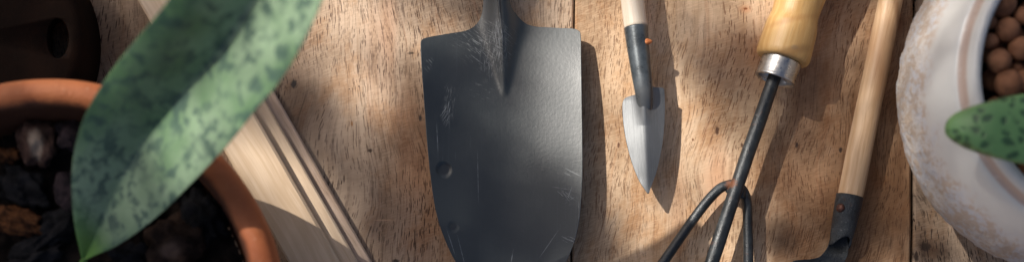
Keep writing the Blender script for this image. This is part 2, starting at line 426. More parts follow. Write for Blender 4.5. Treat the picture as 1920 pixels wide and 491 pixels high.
    b, col, f, p = M_pale_wood('moulding_wood', (0.60, 0.44, 0.29), (0.70, 0.54, 0.38), (0.44, 0.30, 0.18), R(-30), 27)
    M['moulding'] = b.out(col, 0.55, 0, b.bump(f, 0.0002, 0.5), 0.35)
    b, col, f, p = M_pale_wood('moulding_edge_wood', (0.42, 0.30, 0.215), (0.56, 0.42, 0.32), (0.18, 0.09, 0.045), R(-30), 45)
    M['moulding_edge'] = b.out(col, 0.6, 0, b.bump(f, 0.0004, 0.7), 0.3)
    # terracotta
    b = NB('terracotta'); n1 = b.noise(b.co((45,)*3), 1, 5, 0.6); n2 = b.noise(b.co((900,)*3), 1, 3); n3 = b.noise(b.co((190,)*3, off=(3, 0, 0)), 1, 5, 0.65)
    col = b.mix(b.step(n1, 0.3, 0.7), (0.38, 0.105, 0.034), (0.50, 0.165, 0.060)); col = b.mix(b.step(n3, 0.60, 0.74, 0, 0.35), col, (0.58, 0.32, 0.19))
    col = b.mix(b.step(n3, 0.40, 0.28, 0, 0.6), col, (0.20, 0.06, 0.028))
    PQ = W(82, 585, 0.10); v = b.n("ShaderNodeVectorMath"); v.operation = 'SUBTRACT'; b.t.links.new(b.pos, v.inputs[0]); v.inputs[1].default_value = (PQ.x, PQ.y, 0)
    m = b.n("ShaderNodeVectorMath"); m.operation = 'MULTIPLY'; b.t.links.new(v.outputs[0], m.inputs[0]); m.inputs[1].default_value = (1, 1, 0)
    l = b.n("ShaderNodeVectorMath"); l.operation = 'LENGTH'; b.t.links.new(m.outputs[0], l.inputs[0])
    wall_shade = b.step(b.add(l.outputs['Value'], b.mul(b.sub(n1, 0.5), 0.006)), 0.0862, 0.0832, 0, 1)      # shade of the inner wall, put into the clay colour
    col = b.mix(b.mul(wall_shade, 0.9), col, (0.06, 0.024, 0.014))
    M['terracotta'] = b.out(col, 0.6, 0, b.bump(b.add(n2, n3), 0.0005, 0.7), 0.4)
    b = NB('dark_clay'); n1 = b.noise(b.co((40,)*3), 1, 5, 0.6); n2 = b.noise(b.co((800,)*3), 1, 3)
    col = b.mix(b.step(n1, 0.3, 0.7), (0.012, 0.007, 0.005), (0.022, 0.011, 0.007))
    col = b.mix(b.step(b.noise(b.co((300,)*3), 1, 3), 0.70, 0.74), col, (0.012, 0.009, 0.008))
    M['dark_clay'] = b.out(col, 0.75, 0, b.bump(n2, 0.0004, 0.6), 0.05)
    b = NB('hole_black'); M['hole'] = b.out((0.008, 0.009, 0.011), 0.9, 0, None, 0.1)
    # soil and lumps
    b = NB('potting_soil'); n1 = b.noise(b.co((170,)*3), 1, 6, 0.7); n2 = b.noise(b.co((900,)*3), 1, 5, 0.7)
    col = b.mix(b.step(n1, 0.35, 0.7), (0.010, 0.008, 0.008), (0.035, 0.025, 0.020)); col = b.mix(b.step(n2, 0.62, 0.75, 0, 0.5), col, (0.11, 0.08, 0.055))
    M['soil'] = b.out(col, 0.85, 0, b.bump(n2, 0.002, 1.0), 0.1)
    def lump(name, a, c, vein=None, sc=150, rough=0.75):
        b = NB(name); n1 = b.noise(b.co((sc,)*3), 1, 5, 0.65); n2 = b.noise(b.co((800,)*3), 1, 4, 0.65)
        col = b.mix(b.step(n1, 0.35, 0.65), a, c)
        if vein: col = b.mix(b.mul(b.spot(*vein[0], 0.7, 0.085, n1), 0.9), col, vein[1])
        return b.out(col, rough, 0, b.bump(n2, 0.0015, 1.0), 0.12)
    M['dark_bark'] = lump('dark_bark', (0.006, 0.006, 0.007), (0.024, 0.023, 0.025))
    M['orange_bark'] = lump('orange_bark', (0.03, 0.012, 0.006), (0.17, 0.068, 0.026), None, 300)
    M['pale_stone'] = lump('veined_stone', (0.055, 0.030, 0.024), (0.14, 0.08, 0.062), ((68, 268, 13, 28), (0.46, 0.36, 0.28)))
    M['purple_stone'] = lump('purple_stone', (0.022, 0.017, 0.020), (0.065, 0.044, 0.048))
    M['brown_stone'] = lump('brown_stone', (0.020, 0.012, 0.009), (0.060, 0.036, 0.025), ((322, 468, 22, 16), (0.17, 0.11, 0.08)))
    # clay balls
    b = NB('clay_ball_brown'); n1 = b.noise(b.co((120,)*3), 1, 5, 0.6); n2 = b.noise(b.co((1300,)*3), 1, 3, 0.6)
    col = b.mix(b.step(n1, 0.3, 0.7), (0.19, 0.080, 0.040), (0.36, 0.165, 0.085)); col = b.mix(b.step(n2, 0.62, 0.72, 0, 0.6), col, (0.10, 0.04, 0.022))
    M['ball'] = b.out(col, 0.75, 0, b.bump(n2, 0.0007, 0.8), 0.3)
    # white glazed pot with a rough painted belly
    b = NB('white_glaze')
    P = W(2024, 177, 0.05)
    v = b.n("ShaderNodeVectorMath"); v.operation = 'SUBTRACT'; b.t.links.new(b.pos, v.inputs[0]); v.inputs[1].default_value = (P.x, P.y, 0)
    m = b.n("ShaderNodeVectorMath"); m.operation = 'MULTIPLY'; b.t.links.new(v.outputs[0], m.inputs[0]); m.inputs[1].default_value = (1, 1, 0)
    l = b.n("ShaderNodeVectorMath"); l.operation = 'LENGTH'; b.t.links.new(m.outputs[0], l.inputs[0]); rad = l.outputs['Value']
    zz = b.sep(b.pos)[2]
    n1 = b.noise(b.co((75,)*3), 1, 5, 0.65); n2 = b.noise(b.co((420,)*3), 1, 5, 0.7); n3 = b.noise(b.co((1200,)*3), 1, 3, 0.7)
    hgt = b.add(zz, b.mul(b.sub(n1, 0.5), 0.022))
    rough_zone = b.step(hgt, 0.084, 0.070, 0, 1)
    col = b.mix(n1, (0.60, 0.605, 0.585), (0.69, 0.69, 0.665))
    tint = b.mix(b.step(n1, 0.4, 0.62), (0.60, 0.61, 0.665), (0.68, 0.62, 0.57))
    col = b.mix(b.mul(rough_zone, 0.75), col, tint)
    blot = b.mul(b.mul(b.step(b.add(b.mul(n2, 0.55), b.mul(b.noise(b.co((110,)*3, off=(7, 2, 2)), 1, 4, 0.65), 0.5)), 0.50, 0.58), b.step(hgt, 0.082, 0.074)), 0.85)
    col = b.mix(blot, col, b.mix(n3, (0.47, 0.355, 0.26), (0.61, 0.50, 0.40)))
    crag = b.mul(b.step(b.noise(b.co((500, 500, 220), off=(1, 8, 1)), 1, 5, 0.75), 0.56, 0.66), b.step(zz, 0.062, 0.050))
    col = b.mix(b.mul(crag, 0.6), col, (0.26, 0.20, 0.16))
    ring = b.mul(b.step(rad, 0.0628, 0.0636), b.step(rad, 0.0662, 0.0654))
    ring = b.mul(ring, b.step(zz, 0.088, 0.090)); ring = b.mul(ring, b.step(n2, 0.30, 0.42, 0.35, 0.85))
    col = b.mix(ring, col, (0.46, 0.33, 0.27))
    rz = b.step(zz, 0.080, 0.060)
    hmap = b.mul(b.add(b.mul(n2, 1.0), b.mul(n3, 0.5)), b.add(b.mul(rz, 1.0), 0.03))
    M['white_pot'] = b.out(col, b.step(zz, 0.09, 0.07, 0.28, 0.6), 0, b.bump(hmap, 0.0022, 0.9), 0.5)
    # snake plant leaf
    def leafmat(name, g1, g2, g3, sc, rough, th=(0.46, 0.60)):
        b = NB(name)
        wv = b.noise(b.co((60,)*3), 1, 2, col=True)
        n1 = b.noise(b.co((sc*1.1, sc*.8, sc), R(35), wv, 0.006), 1, 3, 0.55); n2 = b.noise(b.co((22,)*3), 1, 3); n3 = b.noise(b.co((700, 60, 200), R(38)), 1, 3)
        n4 = b.noise(b.co((sc*.45,)*3, off=(3, 3, 3)), 1, 2)
        col = b.mix(b.step(n2, 0.35, 0.65), g1, g2)
        col = b.mix(b.mul(b.step(n1, *th), b.step(n4, 0.35, 0.55, 0.35, 0.85)), col, g3)
        col = b.mix(b.step(n3, 0.5, 0.75, 0, 0.15), col, g2)
        return b, col, n3
    b, col, n3 = leafmat('mottled_leaf', (0.095, 0.180, 0.085), (0.245, 0.345, 0.220), (0.045, 0.088, 0.070), 215, 0.4)
    col = b.mix(b.spot(158, 486, 45, 90, 0.9, 0.09), col, (0.12, 0.26, 0.05))
    M['leaf'] = b.out(col, 0.40, 0, b.bump(n3, 0.0003, 0.5), 0.5, Subsurface_Weight=0.12, Subsurface_Radius=(0.004, 0.008, 0.003), Subsurface_Scale=0.5)
    b = NB('leaf_margin'); M['margin'] = b.out((0.19, 0.30, 0.20), 0.45)
    # spotted succulent leaf
    b = NB('spotted_leaf')
    wv = b.noise(b.co((150,)*3), 1, 3, col=True); d, cc = b.voro(b.co((230, 270, 100), 0.2, wv, 0.006), 0.9)
    dots = b.mul(b.step(d, 0.30, 0.50, 1, 0), b.step(b.sep(cc)[0], 0.12, 0.25))
    n1 = b.noise(b.co((60,)*3), 1, 3)
    col = b.mix(n1, (0.10, 0.235, 0.085), (0.165, 0.33, 0.125)); col = b.mix(b.mul(dots, 0.8), col, (0.018, 0.058, 0.028))
    M['spotted'] = b.out(col, 0.42, 0, b.bump(b.mul(dots, -1.0), 0.0006, 0.5), 0.5, Subsurface_Weight=0.1, Subsurface_Radius=(0.003, 0.006, 0.002), Subsurface_Scale=0.5)
    b = NB('tree_leaf'); n1 = b.noise(b.co((30,)*3), 1, 3); M['tree_leaf'] = b.out(b.mix(n1, (0.04, 0.09, 0.02), (0.08, 0.15, 0.04)), 0.5)
    b = NB('tree_bark'); n1 = b.noise(b.co((60,)*3), 1, 4); M['tree_bark'] = b.out(b.mix(n1, (0.06, 0.045, 0.03), (0.15, 0.11, 0.08)), 0.85, 0, b.bump(n1, 0.004))
    return M
M = make_mats()

# ------------------------------------------------------------------ the table
def build_table():
    t = thing('wooden_table', 'weathered tan hardwood table top of wide boards under all the tools and pots', 'table', (0, 0, -0.03))
    V = []; F = []; fm = []
    # board edges in photo pixels; the seams wander a little
    seams = [(-2200, -1500, 0), (-1500, 92, 0), (92, 1073, 0), (1073, 1712, 1), (1712, 2700, 2), (2700, 3900, 1)]
    ys = [-0.75 + 0.02*i for i in range(76)]
    def wob(x, y): return 0.0004 * mnoise.noise(Vector((x*3, y*22, 0)))
    gap = 0.0005
    for (a, b_, mi) in seams:
        xa = (a - CX)*S; xb = (b_ - CX)*S; base = len(V)
        gl = 0.0003 if b_ != 1712 else 0.0008
        for y in ys:
            tilt = 0.012*(y-0.1)
            x0 = xa + gap + wob(a, y) + tilt; x1 = xb - gl + wob(b_, y) + tilt
            bev = 0.0009
            for (x, z) in ((x0, -0.025), (x0, -bev), (x0+bev, 0), (x1-bev, 0), (x1, -bev), (x1, -0.025)): V.append((x, y, z))
        n = len(ys)
        for i in range(n-1):
            for k in range(6):
                F.append((base+i*6+k, base+i*6+(k+1) % 6, base+(i+1)*6+(k+1) % 6, base+(i+1)*6+k)); fm.append(mi)
        F.append(tuple(base+k for k in range(6))); fm.append(mi); F.append(tuple(base+(n-1)*6+k for k in range(6))); fm.append(mi)
    link_mesh('tabletop', V, F, M['boards'], t, False, fm)
    # battens underneath close the gaps and carry the boards
    for i, yy in enumerate((-0.62, -0.2, 0.2, 0.62)):
        bx(('batten'), (-0.95, yy-0.06, -0.05), (0.85, yy+0.06, -0.0252), M['boards'][2], t)
def bx(name, lo, hi, mat, root):
    V = [(x, y, z) for x in (lo[0], hi[0]) for y in (lo[1], hi[1]) for z in (lo[2], hi[2])]
    F = [(0,1,3,2), (4,6,7,5), (0,4,5,1), (2,3,7,6), (0,2,6,4), (1,5,7,3)]
    return link_mesh(name, V, F, mat, root, False)
build_table()

# ------------------------------------------------------------------ big trowel
def build_trowel():
    Z0 = 0.0045
    t = thing('garden_trowel', 'wide blue-black lacquered trowel lying flat with scuffed neck and dented blade', 'trowel', W(945, 300, 0))
    L = [(909, -60), (906, 5), (902, 30), (893, 46), (876, 57), (850, 62), (820, 67), (800, 71), (791, 75), (788.5, 84), (790, 120), (795, 190), (800, 260), (807, 330), (816, 390), (830, 438), (852, 486), (885, 535), (920, 575), (938, 592)]
    Rr = [(953, -60), (957, 5), (969, 28), (985, 44), (1003, 50), (1025, 51.5), (1050, 53), (1073, 54), (1085, 58), (1089, 68), (1090, 120), (1091, 190), (1092, 260), (1092, 330), (1088, 400), (1078, 450), (1056, 500), (1020, 550), (980, 590), (962, 600)]
    def zf(x, y, u, tt):
        xc = 939 + (y-40)*0.035
        dx = (x-xc)
        cur = 0.0050*min(1.4, (abs(dx)/148)**1.9)
        cur *= interp(y, [0, 60, 160, 1000], [0.2, 0.7, 1, 1])
        z = Z0 + cur
        z += interp(y, [-60, 0, 60, 200, 400, 600], [0.0, 0.0, 0.0010, 0.0048, 0.0062, 0.0040])
        wdt = interp(y, [0, 40, 100, 178], [24, 28, 18, 5]); amp = interp(y, [-40, 30, 90, 140, 182], [0.0070, 0.0064, 0.0044, 0.0022, 0.0])
        z += amp * math.exp(-(abs(dx-2)/wdt)**2.2)
        # two small dents
        for (ex, ey, er, dp) in ((832, 318, 13, 0.0009), (850, 425, 9, 0.00025)):
            d = math.hypot(x-ex, y-ey)
            z -= dp * max(0, min(1, (er-d)/4.0 + 0.5))
        z += 0.00022*mnoise.noise(Vector((x*0.013, y*0.009, 3)))
        return z
    V, F = sheet(L, Rr, 300, 150, zf, 0.0014)
    o = link_mesh('blade', V, F, M['trowel'], t)
    # folded seam down the neck
    pts = [W(x, y, z) for x, y, z in ((934, -50, .0118), (936, 10, .0112), (940, 50, .0112), (943, 100, .0105), (946, 150, .0090))]
    pth = catmull(pts, 40)
    V, F = tube(pth, [0.0009*(1-0.7*i/39) for i in range(40)], 8, True)
    link_mesh('neck_seam', V, F, M['trowel'], t)
    pts = [W(x, y, z) for x, y, z in ((930, -36, .0125), (929, -80, .0150), (926, -200, .022), (924, -330, .032))]
    V, F = tube(catmull(pts, 40), [0.0052, 0.0060]+[0.0064]*38, 32)
    link_mesh('socket', V, F, M['trowel'], t)
    pts = [W(x, y, z) for x, y, z in ((924.5, -318, .031), (923, -520, .033), (922, -800, .034))]
    rr = [0.0085+0.007*math.sin(min(1, i/18)*math.pi/2)-0.004*max(0, (i-25)/14) for i in range(40)]
    V, F = tube(catmull(pts, 40), rr, 32); link_mesh('handle', V, F, M['ochre'], t)
build_trowel()

# ------------------------------------------------------------------ small trowel
def build_small_trowel():
    t = thing('small_trowel', 'small pointed trowel with bare steel leaf-shaped blade and pale wooden handle', 'trowel', W(1207, 200, 0))
    L = [(1196, 168), (1193, 176), (1186, 180), (1176, 182), (1169, 188), (1167, 200), (1169, 232), (1175, 268), (1185, 305), (1198, 337), (1210, 356), (1214, 362)]
    Rr = [(1221, 150), (1222, 158), (1226, 163), (1234, 164), (1243, 165), (1246, 172), (1247, 205), (1245, 245), (1240, 283), (1231, 322), (1220, 352), (1217, 362)]
    def zf(x, y, u, tt):
        a = (y-160)/(362-160); xc = 1207 + a*8
        dx = abs(x-xc)
        z = 0.0150 - 0.0042*(math.sqrt((min(1.2, dx/40))**2+.01)-.1) * interp(y, [150, 190, 330, 362], [0.5, 1, 0.8, 0.3])
        amp = interp(y, [150, 185, 235], [0.0030, 0.0022, 0.0]); z += amp*math.exp(-((x-(1204+(y-160)*.1))/12)**2)
        return z - 0.0019*interp(y, [160, 240, 362], [0, .3, 1])
    V, F = sheet(L, Rr, 150, 70, zf, 0.0011)
    link_mesh('blade', V, F, M['steel'], t)
    pts = [W(x, y, z) for x, y, z in ((1192.5, 52, .0145), (1196, 85, .0150), (1201, 125, .0156), (1205, 155, .0158), (1208, 180, .0148), (1211, 212, .0108))]
    n = 50; pth = catmull(pts, n); rr = []
    for i in range(n):
        s = i/(n-1)
        rr.append(S*0.985*interp(s, [0, .2, .5, .68, .82, .93, 1], [22.5, 21, 19, 17.5, 16, 14.5, 11]))
    V, F = tube(pth, rr, 40)
    so = link_mesh('socket', V, F, M['socket'], t)
    V, F = tube(catmull([pth[0] - Vector((0, .0000, 0)), pth[0].lerp(pth[1], 1.1)], 3), S*23.2, 40); link_mesh('collar', V, F, M['socket'], so)
    # rolled open lap of the socket on its right flank
    sp = [pth[i] + Vector((rr[i]*0.86, 0, rr[i]*0.42)) for i in range(0, 34)]
    V, F = tube(sp, 0.00035, 8); link_mesh('lap_seam', V, F, M['socket'], so)
    pts = [W(x, y, z) for x, y, z in ((1192.5, 54, .0145), (1188, 20, .0140), (1183, -30, .0134), (1173, -120, .012), (1150, -330, .0085))]
    V, F = tube(catmull(pts, 60), [S*21.4 if i < 25 else S*(21.4+(i-25)*.22) for i in range(60)], 40)
    link_mesh('handle', V, F, M['white_wood'], t)
    # rusty rivet end standing out on the right flank
    c = W(1217, 79, 0.0175)
    V, F = tube(catmull([c-Vector((.0030, 0, 0)), c+Vector((0.0002, 0.0001, 0.0)), c+Vector((.0014, .0002, .0002))], 8), [0.0013, .0013, .0015, .0015, .0014, .0012, .0009, .0004], 14, True, 1.25, 0.25)
    link_mesh('rivet', V, F, M['rust'], t)
build_small_trowel()

# ------------------------------------------------------------------ hand cultivator
def build_rake():
    t = thing('hand_cultivator', 'three-tined black cultivator with chrome ferrule and turned ochre wooden handle', 'cultivator', W(1445, 170, 0))
    zc = 0.0165
    e = W(1466, 114, zc); top = W(1499, 0, zc)
    ax = (top-e).normalized()
    k = S*(H-zc)/H
    ds = [0, 0.6, 3, 7, 14, 30, 50, 66, 78, 90, 105, 130, 165, 210, 280, 360, 430, 470, 485]
    rs = [0, 44, 48.5, 50.5, 51.5, 50.8, 49.8, 48.6, 45.6, 44.2, 44.8, 47.5, 52, 56, 57, 52, 44, 34, 0.5]
    n = 170; path = []; rad = []
    for i in range(n):
        d = 485*(i/(n-1))**1.5
        path.append(e + ax*d*k); rad.append(max(0.02, interp(d, ds, rs))*k)
    V, F = tube(path, rad, 64)
    link_mesh('handle', V, F, M['ochre'], t)
    # splintered fibres around the end of the handle
    # ferrule: an open cup
    f0 = e + ax*2*k; f1 = W(1453, 150, zc); fd = (f1-f0); ln = fd.length; fd.normalize()
    path = []; rad = []
    for (d, r) in ((0, 36.5), (.04, 38), (.1, 38), (.5, 38), (.84, 38), (.9, 38.6), (.96, 39.2), (1.0, 38.6), (1.015, 37), (1.0, 34.5), (.9, 33.5), (.55, 33), (.5, 20), (.5, 2)):
        path.append(f0 + fd*ln*d); rad.append(r*k)
    # explicit rings (the path doubles back inside the cup)
    side = fd.cross(Vector((0, 0, 1))).normalized(); u2 = side.cross(fd).normalized(); seg = 64; V = []; F = []
    for p, r in zip(path, rad):
        for q in range(seg):
            a = 2*math.pi*q/seg; V.append(p + side*math.cos(a)*r + u2*math.sin(a)*r)
    # a punched dimple
    dc = W(1428, 122, zc+0.0062)
    for i in range(len(V)): 
        pass
    for i in range(len(path)-1):
        for q in range(seg): F.append((i*seg+q, i*seg+(q+1) % seg, (i+1)*seg+(q+1) % seg, (i+1)*seg+q))
    fe = link_mesh('ferrule', V, F, M['chrome'], t)
    # dimple: a small raised ring with a sunken middle, sitting on the ferrule
    ctr = f0 + fd*ln*0.42; ang = R(148)
    nrm = (side*math.cos(ang) + u2*math.sin(ang)).normalized(); pc = ctr + nrm*38*k
    t1 = fd; t2 = nrm.cross(fd); V = []; F = []
    rings = [(0, .0000), (2.2, .0000), (3.6, .0003), (5.0, .0007), (6.4, .0006), (8.2, -.0002)]
    for (r, h) in rings:
        for q in range(20):
            a = 2*math.pi*q/20; V.append(pc + (t1*math.cos(a)+t2*math.sin(a))*r*k + nrm*h)
    for i in range(len(rings)-1):
        for q in range(20): F.append((i*20+q, i*20+(q+1) % 20, (i+1)*20+(q+1) % 20, (i+1)*20+q))
    link_mesh('dimple', V, F, M['chrome'], fe)
    # shaft, running on as the middle tine
    zs = 0.0150
    pts = [W(*p) for p in ((1457, 132, zc), (1447, 160, zc-.0005), (1422, 232, zs), (1398, 300, zs), (1367, 394, zs), (1336, 487, zs), (1305, 580, .0135), (1285, 645, .0085), (1278, 680, .0015))]
    n = 120; V, F = tube(catmull(pts, n), [S*interp(i/(n-1), [0, .1, .8, 1], [12.2, 13, 13, 5]) for i in range(n)], 28, jitter=0.05)
    link_mesh('shaft', V, F, M['tine'], t)
    zt = 0.0090
    pts = [W(*p) for p in ((1389, 372, .011), (1388, 352, .0105), (1378, 346, .0095), (1366, 346.5, zt), (1350, 353, zt), (1331, 371, zt), (1310, 397, zt), (1279, 440, zt), (1247, 486, zt), (1205, 545, .0085), (1180, 585, .004), (1172, 600, .0008))]
    V, F = tube(catmull(pts, 120), [S*9.3*interp(i/119, [0, .8, 1], [1, 1, .4]) for i in range(120)], 24, jitter=0.05)
    link_mesh('tine', V, F, M['tine'], t)
    pts = [W(*p) for p in ((1368, 364, .0105), (1376, 353, .0105), (1385, 351, .010), (1393, 357, zt), (1399, 372, zt), (1401.5, 395, zt), (1402, 430, zt), (1403, 487, zt), (1405, 570, .0085), (1406, 610, .004), (1406, 628, .0008))]
    V, F = tube(catmull(pts, 120), [S*9.3*interp(i/119, [0, .8, 1], [1, 1, .4]) for i in range(120)], 24, jitter=0.05, seed=4)
    link_mesh('tine', V, F, M['tine'], t)
build_rake()

# ------------------------------------------------------------------ hoe with straight rod handle
def build_hoe():
    t = thing('hand_hoe', 'hand hoe with long straight rod handle riveted into a rough black forged socket', 'hoe', W(1593, 380, 0))
    pts = [W(*p) for p in ((1590, 392, .0085), (1594, 368, .0085), (1632, 184, .0095), (1670, 0, .0105), (1705, -170, .0115), (1750, -390, .013))]
    n = 120; path = catmull(pts, n)
    V, F = tube(path, [S*interp(i/(n-1), [0, .03, .4, 1], [21.5, 23.5, 22.6, 22]) for i in range(n)], 40, jitter=0.03)
    link_mesh('handle', V, F, M['rod'], t)
    # socket: thick walled tube, mouth cut slantwise at the lower end
    a = W(1593.5, 367, .0085); b_ = W(1574, 462, .0085); d = (b_-a); ln = d.length; d.normalize()
    side = d.cross(Vector((0, 0, 1))).normalized(); u2 = side.cross(d).normalized(); seg = 64; NR = 30
    V = []; F = []
    for lay in (0, 1):
        for i in range(NR):
            s = i/(NR-1)
            for q in range(seg):
                an = 2*math.pi*q/seg
                # lower end: the top side is cut back so the inside shows
                cut = 1.0 - 0.20*max(0, math.sin(an - R(25)))**1.5
                ss = s*cut; r = S*interp(ss, [0, .5, 1], [25.5, 23, 19.5]) - lay*0.0011
                p = a + d*ln*ss
                jt = 1 + 0.035*mnoise.noise(p*250)
                V.append(p + side*math.cos(an)*r*jt + u2*math.sin(an)*r*jt)
    idx = lambda l, i, q: l*NR*seg + i*seg + q % seg
    for i in range(NR-1):
        for q in range(seg):
            F.append((idx(0,i,q), idx(0,i,q+1), idx(0,i+1,q+1), idx(0,i+1,q))); F.append((idx(1,i,q), idx(1,i+1,q), idx(1,i+1,q+1), idx(1,i,q+1)))
    for q in range(seg):
        F.append((idx(0,0,q), idx(1,0,q), idx(1,0,q+1), idx(0,0,q+1))); F.append((idx(0,NR-1,q), idx(0,NR-1,q+1), idx(1,NR-1,q+1), idx(1,NR-1,q)))
    so = link_mesh('socket', V, F, M['forged'], t)
    # lapped seam of the socket (side here points to the photo's left or right)
    rt = 1 if side.x > 0 else -1
    sp = []
    for i in range(30):
        s = i/29*0.88; r = S*interp(s, [0, .5, 1], [25.5, 23, 19.5])
        an = R(90 - rt*26); sp.append(a + d*ln*s + side*math.cos(an)*r*1.0 + u2*math.sin(an)*r)
    V, F = tube(sp, 0.00042, 8); link_mesh('lap_seam', V, F, M['copper'], so)
    # rivet head
    s = 0.29; an = R(90 + rt*42); r = S*24.5; nr = (side*math.cos(an)+u2*math.sin(an)).normalized()
    c = a + d*ln*s + nr*r; t1 = d; t2 = nr.cross(d); V = []; F = []
    rings = [(8.4, -.0006), (8.2, .0002), (6.8, .0008), (4.0, .0011), (1.2, .0012)]
    for (rr, h) in rings:
        for q in range(24):
            A = 2*math.pi*q/24; V.append(c + (t1*math.cos(A)+t2*math.sin(A))*rr*S + nr*h)
    for i in range(len(rings)-1):
        for q in range(24): F.append((i*24+q, i*24+(q+1) % 24, (i+1)*24+(q+1) % 24, (i+1)*24+q))
    F.append(tuple((len(rings)-1)*24+q for q in range(24)))
    link_mesh('rivet', V, F, M['copper'], t)
    # tang twisting out of the socket into the blade
    L = [(1562, 430), (1556, 452), (1552, 463), (1545, 473), (1536, 481), (1520, 485), (1505, 486), (1492, 487), (1486, 491), (1484, 505), (1482, 560), (1484, 640)]
    Rr = [(1586, 432), (1589, 450), (1591, 464), (1589, 478), (1584, 490), (1584, 502), (1592, 516), (1610, 522), (1640, 526), (1650, 540), (1654, 580), (1656, 650)]
    def zf(x, y, u, tt):
        z = interp(y, [430, 462, 480, 500, 640], [.0062, .0068, .0095, .0085, .0018])
        z += interp(y, [430, 470, 495, 520], [.0025, .0022, .001, 0])*(u*u) + 0.0002*mnoise.noise(Vector((x*.06, y*.06, 2)))
        return z
    V, F = sheet(L, Rr, 120, 40, zf, 0.0016)
    link_mesh('blade', V, F, M['forged'], t)
build_hoe()

# ------------------------------------------------------------------ stepped wooden moulding beside the terracotta pot
def build_moulding():
    t = thing('wooden_moulding', 'pale planed wooden moulding with stepped grooves slanting under the mottled leaf', 'moulding', W(600, 380, 0))
    # edges given as photo x at y=491; all run at dx/dy = 0.576
    def strip(name, x0, x1, z, zbot, mat, bev=0.0008):
        ya, yb = -620, 900
        V = []; F = []; N = 40
        for i in range(N):
            y = ya + (yb-ya)*i/(N-1)
            pr = []
            for (xx, zz) in ((x0, z), (x1, z)):
                pr.append(W(xx + (y-491)*0.576, y, zz))
            A, B = pr; d = (B-A).normalized()
            sec = [Vector((A.x, A.y, zbot)), Vector((A.x, A.y, z-bev)), A + d*bev, B - d*bev, Vector((B.x, B.y, z-bev)), Vector((B.x, B.y, zbot))]
            for q, s_ in enumerate(sec):
                s2 = s_.copy(); s2.x += 0.00012*mnoise.noise(Vector((q*3.1, y*0.03, x0))); V.append(s2)
        for i in range(N-1):
            for q in range(6): F.append((i*6+q, i*6+(q+1) % 6, (i+1)*6+(q+1) % 6, (i+1)*6+q))
        F.append(tuple(range(6))); F.append(tuple((N-1)*6+q for q in range(6)))
        return link_mesh(name, V, F, mat, t, False)
    strip('base_strip', 545, 697, 0.0052, 0.0, M['moulding_edge'])
    strip('middle_strip', 548, 671, 0.0100, 0.0054, M['moulding'])
    strip('top_strip', 540, 637, 0.0165, 0.0102, M['moulding'], 0.0012)
build_moulding()

# ------------------------------------------------------------------ terracotta pot, soil, lumps
PC = W(82, 585, 0.10)
def build_pot():
    t = thing('terracotta_pot', 'large orange terracotta pot full of dark soil at the lower left', 'flowerpot', (PC.x, PC.y, 0))
    def rg(a, i, r, z):
        d = 0.0006*mnoise.noise(Vector((math.cos(a)*2, math.sin(a)*2, z*30)))
        return d, 0.0004*mnoise.noise(Vector((math.cos(a)*3+5, math.sin(a)*3, z*10)))
    prof = [(0.010, 0.0), (0.060, 0.0), (0.062, 0.002), (0.067, 0.03), (0.0735, 0.055), (0.0775, 0.070), (0.0775, 0.0715)]
    prof += [(0.074, 0.0716), (0.070, 0.055), (0.060, 0.01), (0.010, 0.008)]
    V, F = lathe((PC.x, PC.y), prof, 120, rg)
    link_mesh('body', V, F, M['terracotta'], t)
    rim = [(0.0778, 0.0705), (0.0895, 0.0708), (0.0925, 0.0725), (0.0940, 0.080), (0.0948, 0.090), (0.0945, 0.0955), (0.0930, 0.0985), (0.0900, 0.1000), (0.0865, 0.0998),
           (0.0838, 0.0975), (0.0826, 0.0935), (0.0815, 0.085), (0.0790, 0.0725), (0.0778, 0.0705)]
    V, F = lathe((PC.x, PC.y), smoothprof(rim, 5), 160, rg)
    F = F[:-2]
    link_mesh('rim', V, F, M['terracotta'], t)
    # soil
    V = []; F = []; n = 110; Rr = 0.0795
    grid = {}
    rnd = random.Random(3)
    for i in range(n):
        for j in range(n):
            x = -Rr + 2*Rr*i/(n-1); y = -Rr + 2*Rr*j/(n-1)
            if math.hypot(x, y) < Rr*1.0:
                p = Vector((x, y, 0))
                z = 0.0745 + 0.0055*mnoise.fractal(p*55, 1.0, 2.0, 4) + 0.0015*mnoise.noise(p*260)
                grid[(i, j)] = len(V); V.append(Vector((PC.x+x, PC.y+y, z)))
    for (i, j), k in grid.items():
        if (i+1, j) in grid and (i, j+1) in grid and (i+1, j+1) in grid: F.append((k, grid[(i+1, j)], grid[(i+1, j+1)], grid[(i, j+1)]))
    o = link_mesh('potting_soil', V, F, M['soil']); tag(o, 'dark crumbly potting soil filling the terracotta pot', 'soil', None, 'stuff'); origin_to(o, (PC.x, PC.y, 0.0745))
build_pot()

def rock(name, px, py, z, rx, ry, rz, mat, label, cat, group, seed, rot=0.0, rough=0.35, sub=4, sharp=1.0):
    c = W(px, py, z); k = S*(H-z)/H
    bm = bmesh.new(); bmesh.ops.create_icosphere(bm, subdivisions=sub, radius=1.0)
    V = []
    cr, sr = math.cos(rot), math.sin(rot)
    for v in bm.verts:
        p = v.co.copy(); d = 1 + rough*mnoise.noise(p*1.4*sharp + Vector((seed*3.7, 0, 0))) + rough*0.35*mnoise.noise(p*4 + Vector((0, seed, 0))) + rough*0.12*mnoise.noise(p*11)
        q = Vector((p.x*rx*k, p.y*ry*k, p.z*rz*k))*d
        V.append(c + Vector((q.x*cr-q.y*sr, q.x*sr+q.y*cr, q.z)))
    F = [tuple(v.index for v in f.verts) for f in bm.faces]; bm.free()
    o = link_mesh(name, V, F, mat); tag(o, label, cat, group); origin_to(o, c)
    return o
G = 'stones and bark lumps on the soil of the terracotta pot'
rock('pebble', 70, 268, .080, 33, 46, 26, M['pale_stone'], 'reddish stone with a cream vein on the soil, nearest the pot rim', 'stone', G, 1, R(15), .5)
rock('pebble', 132, 253, .079, 26, 30, 22, M['purple_stone'], 'small dull purple stone on the soil touching the left edge of the mottled leaf', 'stone', G, 2, 0, .5)
